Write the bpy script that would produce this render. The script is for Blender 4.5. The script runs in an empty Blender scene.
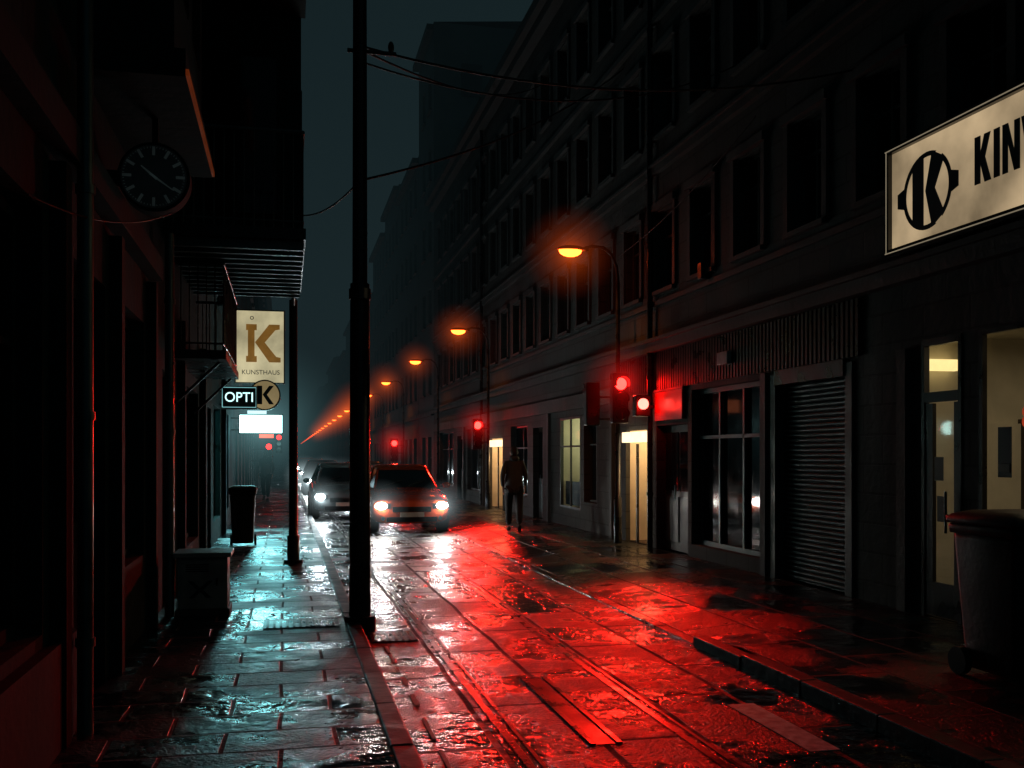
import bpy, math, random
from mathutils import Vector, Matrix
random.seed(7)
S=bpy.context.scene
S.view_settings.view_transform='Standard'
S.view_settings.look='None'
S.view_settings.exposure=0
COL=S.collection

# ------------------------------------------------------------ materials
def nt(m):
    m.use_nodes=True
    return m.node_tree.nodes, m.node_tree.links
def mat(name,col,rough=0.6,metal=0.0,emi=None,es=0.0,var=0.25,vscale=3.0,bump=0.0,bscale=20.0,coat=0.0,streak=False,rvar=0.15,courses=0.0):
    m=bpy.data.materials.new(name); N,L=nt(m)
    b=N['Principled BSDF']
    tc=N.new('ShaderNodeTexCoord'); mp=N.new('ShaderNodeMapping')
    L.new(tc.outputs['Object'],mp.inputs[0])
    if streak: mp.inputs['Scale'].default_value=(1,1,0.15)
    n=N.new('ShaderNodeTexNoise'); n.inputs['Scale'].default_value=vscale; n.inputs['Detail'].default_value=5
    L.new(mp.outputs[0],n.inputs['Vector'])
    mr=N.new('ShaderNodeMapRange'); mr.inputs[1].default_value=0.3; mr.inputs[2].default_value=0.7
    mr.inputs[3].default_value=1-var; mr.inputs[4].default_value=1+var
    L.new(n.outputs[0],mr.inputs[0])
    vm=N.new('ShaderNodeVectorMath'); vm.operation='SCALE'; vm.inputs[0].default_value=col[:3]
    L.new(mr.outputs[0],vm.inputs['Scale'])
    L.new(vm.outputs[0],b.inputs['Base Color'])
    b.inputs['Metallic'].default_value=metal
    r=N.new('ShaderNodeMapRange'); r.inputs[1].default_value=0.3; r.inputs[2].default_value=0.7
    r.inputs[3].default_value=max(.02,rough-rvar); r.inputs[4].default_value=min(1,rough+rvar)
    L.new(n.outputs[0],r.inputs[0]); L.new(r.outputs[0],b.inputs['Roughness'])
    if coat: b.inputs['Coat Weight'].default_value=coat; b.inputs['Coat Roughness'].default_value=0.08
    if bump:
        n2=N.new('ShaderNodeTexNoise'); n2.inputs['Scale'].default_value=bscale; n2.inputs['Detail'].default_value=4
        L.new(tc.outputs['Object'],n2.inputs['Vector'])
        bp=N.new('ShaderNodeBump'); bp.inputs['Strength'].default_value=bump; bp.inputs['Distance'].default_value=0.02
        hsrc=n2.outputs[0]
        if courses:
            sp=N.new('ShaderNodeSeparateXYZ'); L.new(tc.outputs['Object'],sp.inputs[0])
            cb=N.new('ShaderNodeCombineXYZ'); L.new(sp.outputs[1],cb.inputs[0]); L.new(sp.outputs[2],cb.inputs[1])
            bk=N.new('ShaderNodeTexBrick'); bk.inputs['Scale'].default_value=1; bk.inputs['Brick Width'].default_value=courses*2.2; bk.inputs['Row Height'].default_value=courses; bk.inputs['Mortar Size'].default_value=.014
            bk.inputs['Color1'].default_value=(1,1,1,1); bk.inputs['Color2'].default_value=(.72,.72,.72,1); bk.inputs['Mortar'].default_value=(.45,.45,.45,1)
            L.new(cb.outputs[0],bk.inputs['Vector'])
            ma=N.new('ShaderNodeMath'); ma.operation='MULTIPLY_ADD'; L.new(bk.outputs['Fac'],ma.inputs[0]); ma.inputs[1].default_value=-1.2; L.new(n2.outputs[0],ma.inputs[2]); hsrc=ma.outputs[0]
            mc=N.new('ShaderNodeMix'); mc.data_type='RGBA'; mc.blend_type='MULTIPLY'; mc.inputs[0].default_value=1
            L.new(vm.outputs[0],mc.inputs[6]); L.new(bk.outputs['Color'],mc.inputs[7]); L.new(mc.outputs[2],b.inputs['Base Color'])
        L.new(hsrc,bp.inputs['Height']); L.new(bp.outputs[0],b.inputs['Normal'])
    if emi:
        vm2=N.new('ShaderNodeVectorMath'); vm2.operation='SCALE'; vm2.inputs[0].default_value=emi[:3]
        L.new(mr.outputs[0],vm2.inputs['Scale'])
        L.new(vm2.outputs[0],b.inputs['Emission Color'])
        b.inputs['Emission Strength'].default_value=es
    return m

def paving(name,col,bw,bh,along_y,rlo,rhi,bump=0.5,joint=0.012,pud=0.6,wave=0.35,offset=.5,j0=.3,ws3=4.5,pscale=.85):
    m=bpy.data.materials.new(name); N,L=nt(m); b=N['Principled BSDF']
    g=N.new('ShaderNodeNewGeometry'); sx=N.new('ShaderNodeSeparateXYZ'); L.new(g.outputs['Position'],sx.inputs[0])
    cx=N.new('ShaderNodeCombineXYZ')
    L.new(sx.outputs[1 if along_y else 0],cx.inputs[0]); L.new(sx.outputs[0 if along_y else 1],cx.inputs[1])
    nw=N.new('ShaderNodeTexNoise'); nw.inputs['Scale'].default_value=1.3; L.new(g.outputs['Position'],nw.inputs['Vector'])
    ws=N.new('ShaderNodeVectorMath'); ws.operation='SCALE'; ws.inputs['Scale'].default_value=0.05; L.new(nw.outputs['Color'],ws.inputs[0])
    wa=N.new('ShaderNodeVectorMath'); wa.operation='ADD'; L.new(cx.outputs[0],wa.inputs[0]); L.new(ws.outputs[0],wa.inputs[1])
    br=N.new('ShaderNodeTexBrick'); br.inputs['Scale'].default_value=1
    br.inputs['Brick Width'].default_value=bw; br.inputs['Row Height'].default_value=bh
    br.inputs['Mortar Size'].default_value=joint; br.inputs['Mortar Smooth'].default_value=0.3
    br.inputs['Color1'].default_value=(1,1,1,1); br.inputs['Color2'].default_value=(.45,.45,.45,1); br.inputs['Mortar'].default_value=(j0,j0,j0,1)
    br.offset=offset
    L.new(wa.outputs[0],br.inputs['Vector'])
    n1=N.new('ShaderNodeTexNoise'); n1.inputs['Scale'].default_value=pscale; n1.inputs['Detail'].default_value=7; n1.inputs['Roughness'].default_value=.65
    L.new(g.outputs['Position'],n1.inputs['Vector'])
    n2=N.new('ShaderNodeTexNoise'); n2.inputs['Scale'].default_value=45; n2.inputs['Detail'].default_value=4
    L.new(g.outputs['Position'],n2.inputs['Vector'])
    n3=N.new('ShaderNodeTexNoise'); n3.inputs['Scale'].default_value=ws3; n3.inputs['Detail'].default_value=4
    L.new(g.outputs['Position'],n3.inputs['Vector'])
    cm=N.new('ShaderNodeMix'); cm.data_type='RGBA'; cm.blend_type='MULTIPLY'; cm.inputs[0].default_value=1
    cm.inputs[6].default_value=(*col,1); L.new(br.outputs['Color'],cm.inputs[7])
    cm2=N.new('ShaderNodeMix'); cm2.data_type='RGBA'; cm2.blend_type='MULTIPLY'; cm2.inputs[0].default_value=.6
    L.new(cm.outputs[2],cm2.inputs[6]); L.new(n3.outputs[0],cm2.inputs[7])
    L.new(cm2.outputs[2],b.inputs['Base Color'])
    mr=N.new('ShaderNodeMapRange'); mr.inputs[1].default_value=.44; mr.inputs[2].default_value=.56; mr.inputs[3].default_value=0; mr.inputs[4].default_value=1
    L.new(n1.outputs[0],mr.inputs[0])
    rb=N.new('ShaderNodeMapRange'); rb.inputs[3].default_value=rlo; rb.inputs[4].default_value=rhi
    L.new(mr.outputs[0],rb.inputs[0])
    bt=N.new('ShaderNodeSeparateColor'); L.new(br.outputs['Color'],bt.inputs[0])
    bm=N.new('ShaderNodeMapRange'); bm.inputs[1].default_value=.45; bm.inputs[2].default_value=1; bm.inputs[3].default_value=-.05; bm.inputs[4].default_value=.12
    L.new(bt.outputs[0],bm.inputs[0])
    ra=N.new('ShaderNodeMath'); ra.operation='ADD'; ra.use_clamp=True; L.new(rb.outputs[0],ra.inputs[0]); L.new(bm.outputs[0],ra.inputs[1])
    mo=N.new('ShaderNodeMath'); mo.operation='MULTIPLY_ADD'; L.new(br.outputs['Fac'],mo.inputs[0]); mo.inputs[1].default_value=.5; L.new(ra.outputs[0],mo.inputs[2])
    L.new(mo.outputs[0],b.inputs['Roughness'])
    b.inputs['IOR'].default_value=1.5
    h=N.new('ShaderNodeMath'); h.operation='MULTIPLY_ADD'; L.new(br.outputs['Fac'],h.inputs[0]); h.inputs[1].default_value=-1.0; h.inputs[2].default_value=0
    h2=N.new('ShaderNodeMath'); h2.operation='MULTIPLY_ADD'; L.new(n3.outputs[0],h2.inputs[0]); h2.inputs[1].default_value=wave; L.new(h.outputs[0],h2.inputs[2])
    gm=N.new('ShaderNodeMath'); gm.operation='MULTIPLY'; L.new(mr.outputs[0],gm.inputs[0]); L.new(n2.outputs[0],gm.inputs[1])
    h3=N.new('ShaderNodeMath'); h3.operation='MULTIPLY_ADD'; L.new(gm.outputs[0],h3.inputs[0]); h3.inputs[1].default_value=pud; L.new(h2.outputs[0],h3.inputs[2])
    bp=N.new('ShaderNodeBump'); bp.inputs['Strength'].default_value=bump; bp.inputs['Distance'].default_value=0.02
    L.new(h3.outputs[0],bp.inputs['Height']); L.new(bp.outputs[0],b.inputs['Normal'])
    return m

def emit(name,col,s):
    return mat(name,(.02,.02,.02),.4,emi=col,es=s,var=.08,vscale=6)

M={}
M['road']=paving('wet_road',(.024,.032,.036),1.9,.62,True,.07,.40,bump=1.0,joint=.024,pud=1.5,wave=1.8,ws3=7,pscale=1.3)
M['walkr']=paving('wet_slabs',(.010,.026,.031),1.2,.62,True,.12,.30,bump=.9,joint=.018,pud=1.3,wave=1.3,ws3=6)
M['walk']=paving('wet_pavement',(.014,.045,.056),.62,.40,False,.11,.38,bump=.9,joint=.014,pud=.9,wave=1.9)
M['ground']=mat('wet_ground',(.03,.032,.034),.4,bump=.3)
M['kerb']=mat('kerb_stone',(.03,.048,.054),.5,bump=.4,bscale=14,var=.5,vscale=5)
M['paint']=mat('worn_paint',(.72,.80,.80),.6,var=.4,vscale=14,bump=.2)
M['stucco']=mat('old_stucco',(.050,.056,.054),.8,bump=.6,bscale=9,var=.5,vscale=1.2,streak=True,courses=.32)
M['stone']=mat('dark_stone',(.046,.054,.053),.65,bump=.5,bscale=12,var=.4,vscale=2,streak=True)
M['lstone']=mat('stone_low_red',(.007,.038,.044),.85,bump=.3,bscale=12,var=.4,vscale=2,streak=True,rvar=.05)  # stone with red taken from its colour to darken red light spill
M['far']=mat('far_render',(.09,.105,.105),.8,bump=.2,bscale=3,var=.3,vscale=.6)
M['lwall']=mat('left_render',(.006,.042,.050),.9,bump=.5,bscale=10,var=.45,vscale=1.5,streak=True,rvar=.05)  # red lowered in the colour so signal light falling here stays dark
M['lwall'].node_tree.nodes['Principled BSDF'].inputs['Specular IOR Level'].default_value=.25
M['lstone'].node_tree.nodes['Principled BSDF'].inputs['Specular IOR Level'].default_value=.25
M['black']=mat('black_metal',(.02,.02,.022),.35,metal=.3,bump=.1)
M['iron']=mat('wet_iron',(.045,.055,.06),.3,metal=.6,bump=.15)
M['zinc']=mat('zinc_pipe',(.12,.19,.20),.4,metal=.8,var=.3)
M['shut']=mat('shutter_steel',(.08,.10,.105),.45,metal=.6,var=.35,streak=True)
M['glass']=mat('dark_glass',(.008,.011,.013),.07,var=.3,rvar=.04)
M['frame']=mat('window_frame',(.05,.06,.06),.5)
M['wood']=mat('door_wood',(.05,.035,.028),.45,bump=.3)
M['cream']=mat('cream_plaster',(.62,.58,.48),.7,var=.12)
M['rubber']=mat('rubber',(.02,.02,.02),.7)
M['bin']=mat('bin_plastic',(.006,.013,.014),.55,bump=.15)
M['cable']=mat('cable',(.008,.008,.008),.6)
M['redpanel']=mat('red_panel',(.35,.02,.02),.4,var=.3)
M['paper']=mat('paper',(.6,.6,.55),.8)
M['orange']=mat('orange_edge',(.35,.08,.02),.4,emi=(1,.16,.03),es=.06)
M['box']=mat('cabinet_paint',(.32,.38,.38),.45,bump=.2,var=.4,vscale=4)
M['signframe']=mat('sign_frame',(.05,.05,.05),.3,metal=.5)
M['ink']=mat('sign_ink',(.006,.03,.05),.5)
M['gold']=mat('sign_gold',(.35,.19,.05),.4,emi=(.55,.26,.05),es=.26)
def thin_glass(name):
    m=bpy.data.materials.new(name); N,L=nt(m)
    for n in list(N):
        if n.type!='OUTPUT_MATERIAL': N.remove(n)
    o=[n for n in N if n.type=='OUTPUT_MATERIAL'][0]
    t=N.new('ShaderNodeBsdfTransparent'); t.inputs[0].default_value=(.82,.84,.82,1)
    g=N.new('ShaderNodeBsdfGlossy'); g.inputs['Roughness'].default_value=.04
    x=N.new('ShaderNodeMixShader'); x.inputs[0].default_value=.08; L.new(t.outputs[0],x.inputs[1]); L.new(g.outputs[0],x.inputs[2])
    L.new(x.outputs[0],o.inputs[0]); return m
M['clear']=thin_glass('shop_glass')

# ------------------------------------------------------------ mesh builder
class MB:
    def __init__(s): s.v=[];s.f=[];s.m=[];s.sm=[];s.mats=[]
    def mi(s,k):
        m=M[k] if isinstance(k,str) else k
        if m not in s.mats: s.mats.append(m)
        return s.mats.index(m)
    def add(s,vs,fs,k,smooth=False):
        o=len(s.v); s.v+= [tuple(v) for v in vs]; i=s.mi(k)
        for f in fs: s.f.append([o+a for a in f]); s.m.append(i); s.sm.append(smooth)
    def box(s,x0,x1,y0,y1,z0,z1,k):
        x0,x1=sorted((x0,x1)); y0,y1=sorted((y0,y1)); z0,z1=sorted((z0,z1))
        s.add([(x0,y0,z0),(x1,y0,z0),(x1,y1,z0),(x0,y1,z0),(x0,y0,z1),(x1,y0,z1),(x1,y1,z1),(x0,y1,z1)],
          [(0,3,2,1),(4,5,6,7),(0,1,5,4),(1,2,6,5),(2,3,7,6),(3,0,4,7)],k)
    def quad(s,a,b,c,d,k): s.add([a,b,c,d],[(0,1,2,3)],k)
    def tube(s,path,rs,k,n=12,cap=True):
        path=[Vector(p) for p in path]
        if not isinstance(rs,(list,tuple)): rs=[rs]*len(path)
        vs=[];fs=[]
        for i,p in enumerate(path):
            d=(path[min(i+1,len(path)-1)]-path[max(i-1,0)]).normalized()
            up=Vector((0,0,1)) if abs(d.z)<.9 else Vector((0,1,0))
            a=d.cross(up).normalized(); b=a.cross(d).normalized()
            for j in range(n):
                t=2*math.pi*j/n; vs.append(p+(a*math.cos(t)+b*math.sin(t))*rs[i])
        for i in range(len(path)-1):
            for j in range(n):
                fs.append((i*n+j,i*n+(j+1)%n,(i+1)*n+(j+1)%n,(i+1)*n+j))
        s.add(vs,fs,k,True)
        if cap:
            s.add(vs[:n],[tuple(range(n))],k); s.add(vs[-n:],[tuple(range(n))],k)
    def ell(s,c,r,k,nu=16,nv=10,v0=-90,v1=90):
        vs=[];fs=[]
        for i in range(nv+1):
            ph=math.radians(v0+(v1-v0)*i/nv)
            for j in range(nu):
                t=2*math.pi*j/nu
                vs.append((c[0]+r[0]*math.cos(ph)*math.cos(t),c[1]+r[1]*math.cos(ph)*math.sin(t),c[2]+r[2]*math.sin(ph)))
        for i in range(nv):
            for j in range(nu): fs.append((i*nu+j,i*nu+(j+1)%nu,(i+1)*nu+(j+1)%nu,(i+1)*nu+j))
        s.add(vs,fs,k,True)
    def loft(s,rings,k,smooth=True,caps=True):
        n=len(rings[0]); vs=[p for r in rings for p in r]; fs=[]
        for i in range(len(rings)-1):
            for j in range(n): fs.append((i*n+j,i*n+(j+1)%n,(i+1)*n+(j+1)%n,(i+1)*n+j))
        if caps: fs.append(tuple(reversed(range(n)))); fs.append(tuple((len(rings)-1)*n+j for j in range(n)))
        s.add(vs,fs,k,smooth)
    def poly(s,pts,thick,fr,k):
        n=len(pts); vs=[fr(x,y,0) for x,y in pts]+[fr(x,y,thick) for x,y in pts]
        fs=[tuple(range(n)),tuple(reversed(range(n,2*n)))]+[(j,(j+1)%n,n+(j+1)%n,n+j) for j in range(n)]
        s.add(vs,fs,k)
    def build(s,name,parent=None,bevel=0,sub=0,loc=None):
        me=bpy.data.meshes.new(name)
        o=Vector(parent.location) if parent else (Vector(loc) if loc else Vector((0,0,0)))
        me.from_pydata([tuple(Vector(v)-o) for v in s.v],[],s.f); 
        for m in s.mats: me.materials.append(m)
        me.polygons.foreach_set('material_index',s.m); me.polygons.foreach_set('use_smooth',s.sm)
        me.update()
        ob=bpy.data.objects.new(name,me); COL.objects.link(ob)
        if parent: ob.parent=parent
        else: ob.location=o
        if bevel:
            b=ob.modifiers.new('bev','BEVEL'); b.width=bevel; b.segments=2; b.limit_method='ANGLE'
        if sub:
            b=ob.modifiers.new('sub','SUBSURF'); b.levels=sub; b.render_levels=sub
        return ob
def empty(name,loc):
    e=bpy.data.objects.new(name,None); e.location=loc; COL.objects.link(e); e.empty_display_size=.3; return e
def light(name,kind,loc,energy,col,parent=None,size=.1,rot=None,spot=None,blend=.6):
    l=bpy.data.lights.new(name,kind); l.energy=energy; l.color=col
    if kind in('POINT','SPOT'): l.shadow_soft_size=size
    if kind=='AREA': l.size=size
    if kind=='SPOT': l.spot_size=math.radians(spot); l.spot_blend=blend
    o=bpy.data.objects.new(name,l); COL.objects.link(o)
    if parent: o.parent=parent; o.location=Vector(loc)-Vector(parent.location)
    else: o.location=loc
    if rot: o.rotation_euler=rot
    return o
def aim(o,d): o.rotation_euler=Vector(d).to_track_quat('-Z','Y').to_euler()
def text(name,body,size,mtx,k,parent=None,sx=1,ext=.006,off=.0):
    c=bpy.data.curves.new(name,'FONT'); c.body=body; c.size=size; c.extrude=ext; c.offset=off
    c.align_x='CENTER'; c.align_y='CENTER'
    o=bpy.data.objects.new(name,c); COL.objects.link(o); c.materials.append(M[k] if isinstance(k,str) else k)
    m=mtx@Matrix.Diagonal((sx,1,1,1))
    if parent: o.parent=parent; m=Matrix.Translation(-Vector(parent.location))@m
    o.matrix_local=m
    return o
def mtx_right(x,y,z):  # faces -X
    return Matrix(((0,0,-1,x),(-1,0,0,y),(0,1,0,z),(0,0,0,1)))
def mtx_front(x,y,z):  # faces -Y
    return Matrix(((1,0,0,x),(0,0,-1,y),(0,1,0,z),(0,0,0,1)))

# glow painted round a lamp: emissive volume with 1/r^2 falloff around the source
HM={}
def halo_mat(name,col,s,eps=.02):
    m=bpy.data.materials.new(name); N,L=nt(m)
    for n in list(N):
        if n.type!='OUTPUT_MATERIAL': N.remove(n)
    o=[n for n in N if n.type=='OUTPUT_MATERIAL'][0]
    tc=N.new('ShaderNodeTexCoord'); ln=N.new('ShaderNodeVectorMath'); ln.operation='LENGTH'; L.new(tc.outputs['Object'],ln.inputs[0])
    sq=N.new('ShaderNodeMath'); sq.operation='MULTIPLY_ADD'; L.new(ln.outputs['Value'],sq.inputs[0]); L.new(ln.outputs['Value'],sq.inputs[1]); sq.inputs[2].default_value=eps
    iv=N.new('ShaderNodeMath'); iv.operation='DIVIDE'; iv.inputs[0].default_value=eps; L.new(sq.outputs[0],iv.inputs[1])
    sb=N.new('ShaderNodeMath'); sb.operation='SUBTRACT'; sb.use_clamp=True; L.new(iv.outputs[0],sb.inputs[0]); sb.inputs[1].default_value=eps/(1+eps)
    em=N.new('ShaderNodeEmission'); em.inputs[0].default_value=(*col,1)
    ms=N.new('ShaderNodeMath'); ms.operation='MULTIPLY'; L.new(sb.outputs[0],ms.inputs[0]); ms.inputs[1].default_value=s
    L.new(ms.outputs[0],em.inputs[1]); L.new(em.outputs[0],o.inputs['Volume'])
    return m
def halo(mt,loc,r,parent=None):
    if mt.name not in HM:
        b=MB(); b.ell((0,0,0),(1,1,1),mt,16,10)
        ob=b.build('glow_halo'); HM[mt.name]=ob.data
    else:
        ob=bpy.data.objects.new('glow_halo',HM[mt.name]); COL.objects.link(ob)
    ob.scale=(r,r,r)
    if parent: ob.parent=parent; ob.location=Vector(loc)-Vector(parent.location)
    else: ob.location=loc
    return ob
H_sod=halo_mat('halo_sodium',(1,.12,.014),2.2,.012)
H_red=halo_mat('halo_red',(1,.012,.01),5.0,.008)
H_head=halo_mat('halo_white',(.75,.95,1),6.5,.006)
H_cy=halo_mat('halo_cyan',(.4,.9,.95),.35)

# ------------------------------------------------------------ ground
KH=.10; XL=.70; XR=3.55; WL=-1.25; WR=6.23
b=MB(); b.quad((-300,-60,-.02),(300,-60,-.02),(300,600,-.02),(-300,600,-.02),'ground'); b.build('ground')
b=MB(); b.quad((XL,-12,0),(XR,-12,0),(XR,420,0),(XL,420,0),'road'); b.build('road')
b=MB(); b.box(WL-.1,XL-.14,-12,420,-.01,KH,'walk'); b.build('pavement')
def drop(y):
    if y<7.7 or y>26: return KH
    if y<8.6: return KH+(.012-KH)*(y-7.7)/.9
    if y>25: return .012+(KH-.012)*(y-25)
    return .012
b=MB(); ysr=[-12,7.7,8.0,8.3,8.6,25,25.5,26,420]; vs=[]
for y in ysr: vs+= [(XR+.14,y,drop(y)),(XR+1.15,y,KH),(WR+.4,y,KH)]
fs=[]
for i in range(len(ysr)-1):
    for j in (0,1): fs.append((3*i+j,3*i+j+1,3*i+3+j+1,3*i+3+j))
b.add(vs,fs,'walkr'); b.build('pavement')
def kerb(x0,x1,dr=False):
    b=MB(); y=-4
    while y<120:
        dz=random.uniform(-.003,.003); dx=random.uniform(-.004,.004); z=(drop(y+.5) if dr else KH)+.006+dz
        b.box(x0+dx,x1+dx,y,y+.94,-.05,z,'kerb' if z>.05 else 'walkr'); y+=.95
    b.box(x0,x1,120,420,-.01,KH,'kerb')
    b.build('kerb',bevel=.012)
kerb(XL-.135,XL); kerb(XR,XR+.135,True)
b=MB()
for xg,y0,y1 in ((1.28,3,60),(2.32,3,60)):
    b.box(xg,xg+.05,y0,y1,.001,.006,'iron'); b.box(xg+.085,xg+.11,y0,y1,.001,.006,'iron')
b.build('inset_rail',bevel=.002)
b=MB()
for y in [5.2-4.0*i for i in range(1,3)]+[5.2]:
    b.box(2.93,3.12,y,y+1.1,.001,.005,'paint')
b.build('lane_marking')
b=MB()
yy=5.0
while yy<9.5:
    l=random.uniform(.15,.5); b.box(.86,.86+random.uniform(.02,.035),yy,yy+l,.001,.005,'paint'); yy+=l+random.uniform(.05,.4)
b.build('edge_marking')
def cover(x,y,w,h,z,name='drain_cover'):
    b=MB(); b.box(x-w/2,x+w/2,y-h/2,y+h/2,z,z+.008,'iron')
    n=int(w/.06)
    for i in range(n): b.box(x-w/2+.03+i*.06,x-w/2+.055+i*.06,y-h/2+.03,y+h/2-.03,z+.008,z+.014,'black')
    b.build(name,bevel=.002)
cover(.98,9.35,.42,.5,.001)
cover(.15,9.7,.7,.5,KH+.001)
b=MB(); b.box(1.78,1.90,5.6,7.4,.001,.004,'black'); b.box(1.74,1.775,5.6,7.4,.001,.012,'iron'); b.box(1.905,1.94,5.6,7.4,.001,.012,'iron'); b.build('drain_channel',bevel=.002)

# ------------------------------------------------------------ facades
def inside(y,z,o): return o[0]<y<o[1] and o[2]<z<o[3]
def facade(b,X,y0,y1,z0,z1,ops,nx,k,depth=.22):
    ys=sorted({y0,y1,*[o[0] for o in ops],*[o[1] for o in ops]}); zs=sorted({z0,z1,*[o[2] for o in ops],*[o[3] for o in ops]})
    ys=[y for y in ys if y0<=y<=y1]; zs=[z for z in zs if z0<=z<=z1]
    for i in range(len(ys)-1):
        for j in range(len(zs)-1):
            cy=(ys[i]+ys[i+1])/2; cz=(zs[j]+zs[j+1])/2
            if any(inside(cy,cz,o) for o in ops): continue
            b.quad((X,ys[i],zs[j]),(X,ys[i+1],zs[j]),(X,ys[i+1],zs[j+1]),(X,ys[i],zs[j+1]),k)
    for o in ops:
        a,c,d,e=o[:4]; Xi=X-nx*(o[4] if len(o)>4 else depth)
        b.quad((X,a,d),(Xi,a,d),(Xi,a,e),(X,a,e),k); b.quad((X,c,d),(Xi,c,d),(Xi,c,e),(X,c,e),k)
        b.quad((X,a,d),(Xi,a,d),(Xi,c,d),(X,c,d),k); b.quad((X,a,e),(Xi,a,e),(Xi,c,e),(X,c,e),k)
def window(b,X,o,nx,glass='glass',depth=.18,cross=True,sill=True,k='frame',fw=.05,st='stone'):
    a,c,d,e=o[:4]; Xi=X-nx*depth
    def bx(y0,y1,z0,z1,t=.05,off=0,kk=k): b.box(Xi+nx*off,Xi+nx*(off+t),y0,y1,z0,z1,kk)
    b.quad((Xi,a,d),(Xi,c,d),(Xi,c,e),(Xi,a,e),glass)
    bx(a,a+fw,d,e,off=.003); bx(c-fw,c,d,e,off=.003); bx(a+fw,c-fw,d,d+fw,off=.003); bx(a+fw,c-fw,e-fw,e,off=.003)
    if cross:
        m=(a+c)/2; bx(m-.02,m+.02,d+fw,e-fw,off=.004,t=.04); zz=d+(e-d)*.68; bx(a+fw,m-.02,zz-.02,zz+.02,off=.005,t=.035); bx(m+.02,c-fw,zz-.02,zz+.02,off=.005,t=.035)
    if sill:
        b.box(X-nx*.02,X+nx*.08,a-.08,c+.08,d-.07,d-.005,st)
        b.box(X+nx*.002,X+nx*.045,a-.12,a-.01,d,e+.02,st); b.box(X+nx*.002,X+nx*.045,c+.01,c+.12,d,e+.02,st)
        b.box(X+nx*.002,X+nx*.09,a-.15,c+.15,e+.025,e+.14,st)

# ---- right near building
RB=empty('apartment_building',(WR,18,0))
Y0,Y1,HT=2.0,42.5,12.65
ops=[];wins=[]
y=4.5
while y<41:
    for z0,z1 in ((4.5,5.85),(7.15,8.55),(9.75,11.1)):
        o=(y,y+.8,z0,z1); ops.append(o); wins.append(o)
    y+=1.56
shop=[(6.0,8.0,1.15,2.85,.05),(8.26,8.87,KH,2.85,.05),(10.18,11.96,KH,2.72),(12.3,14.7,.3,2.72),(14.85,16.2,KH,2.2),(16.5,17.8,KH,2.15,.08),
      (19.6,20.5,.7,2.5),(20.75,22.4,.5,2.55,.08),(24.0,25.0,KH,2.4),(25.6,27.6,.6,2.5),(28.7,30.6,KH,2.2,.08),(32,34.5,.5,2.6),(35.5,36.6,KH,2.4),(37.5,41,.5,2.6)]
b=MB(); facade(b,WR,Y0,Y1,0,HT,ops+shop,-1,'stucco')
b.box(WR+.5,WR+9,Y0,Y0+.3,0,HT,'stucco')
b.quad((WR,Y0,0),(WR+.5,Y0,0),(WR+.5,Y0,HT),(WR,Y0,HT),'stucco')
b.quad((WR,Y1,0),(WR+9,Y1,0),(WR+9,Y1,HT),(WR,Y1,HT),'stucco')
b.box(WR-.14,WR+.002,Y0,Y1,3.46,3.62,'stone'); b.box(WR-.09,WR+.002,Y0,Y1,6.5,6.62,'stone'); b.box(WR-.09,WR+.002,Y0,Y1,9.1,9.2,'stone')
b.box(WR-.19,WR+.002,Y0,Y1,3.623,3.68,'stone'); b.box(WR-.13,WR+.002,Y0,Y1,6.623,6.67,'stone'); b.box(WR-.05,WR+.002,Y0,Y1,4.25,4.33,'stone')
b.box(WR-.42,WR+.002,Y0,Y1,HT-.3,HT-.05,'stone'); b.box(WR-.25,WR+.002,Y0,Y1,HT-.55,HT-.303,'stone')
yy=9.95
while yy<18: b.box(WR-.045,WR+.001,yy,yy+.055,2.80,3.44,'black'); yy+=.1
for yp in (9.0,12.05,18.4,23.2,31.3,34.9): b.box(WR-.07,WR+.002,yp+.05,yp+.2,KH,2.78,'stone')
b.box(WR-.10,WR+.002,18.2,42,2.7,3.0,'stone')
b.build('walls',RB)
b=MB(); b.quad((WR-.42,Y0,HT-.04),(WR+9,Y0,HT+1.5),(WR+9,Y1,HT+1.5),(WR-.42,Y1,HT-.04),'black'); b.build('roof',RB)
b=MB()
for o in wins: window(b,WR,o,-1)
b.build('windows',RB)
b=MB()
for o in (shop[6],shop[9],shop[11],shop[13]): window(b,WR,o,-1,cross=True,sill=False)
window(b,WR,shop[3],-1,cross=False,sill=False,k='shut',fw=.07)
X=WR+.12
for yy in (13.1,13.9): b.box(X,X+.05,yy,yy+.05,.37,2.65,'shut')
b.box(X,X+.04,12.37,14.63,1.95,2.0,'shut')
b.build('shopfront_windows',RB)
b=MB(); z=KH+.02
b.box(WR+.13,WR+.16,10.18,11.96,KH,2.72,'shut')
while z<2.6:
    b.tube([(WR+.125,10.24,z+.03),(WR+.125,11.9,z+.03)],.03,'shut',n=8); z+=.062
b.box(WR-.03,WR+.14,10.10,10.24,KH,2.75,'frame'); b.box(WR-.03,WR+.14,11.9,12.04,KH,2.75,'frame'); b.box(WR-.05,WR+.1,10.25,11.89,2.6,2.79,'black')
b.build('roller_shutter',RB)
b=MB()
for o in (shop[4],shop[8],shop[12]):
    b.box(WR+.15,WR+.2,o[0],o[1],o[2],o[3],'wood')
    m=(o[0]+o[1])/2
    for (a,c) in ((o[0]+.08,m-.04),(m+.04,o[1]-.08)):
        b.box(WR+.13,WR+.152,a,c,o[2]+.15,1.0,'frame'); b.box(WR+.13,WR+.152,a,c,1.1,o[3]-.12,'glass')
    b.tube([(WR+.08,m+.06,.95),(WR+.08,m+.06,1.2)],.012,'zinc')
b.build('doors',RB,bevel=.006)
b=MB(); b.box(WR-.06,WR-.003,14.95,16.15,2.28,2.76,'redpanel'); b.box(WR-.075,WR-.004,14.9,16.2,2.763,2.80,'black'); b.build('fascia_panel',RB)
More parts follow.
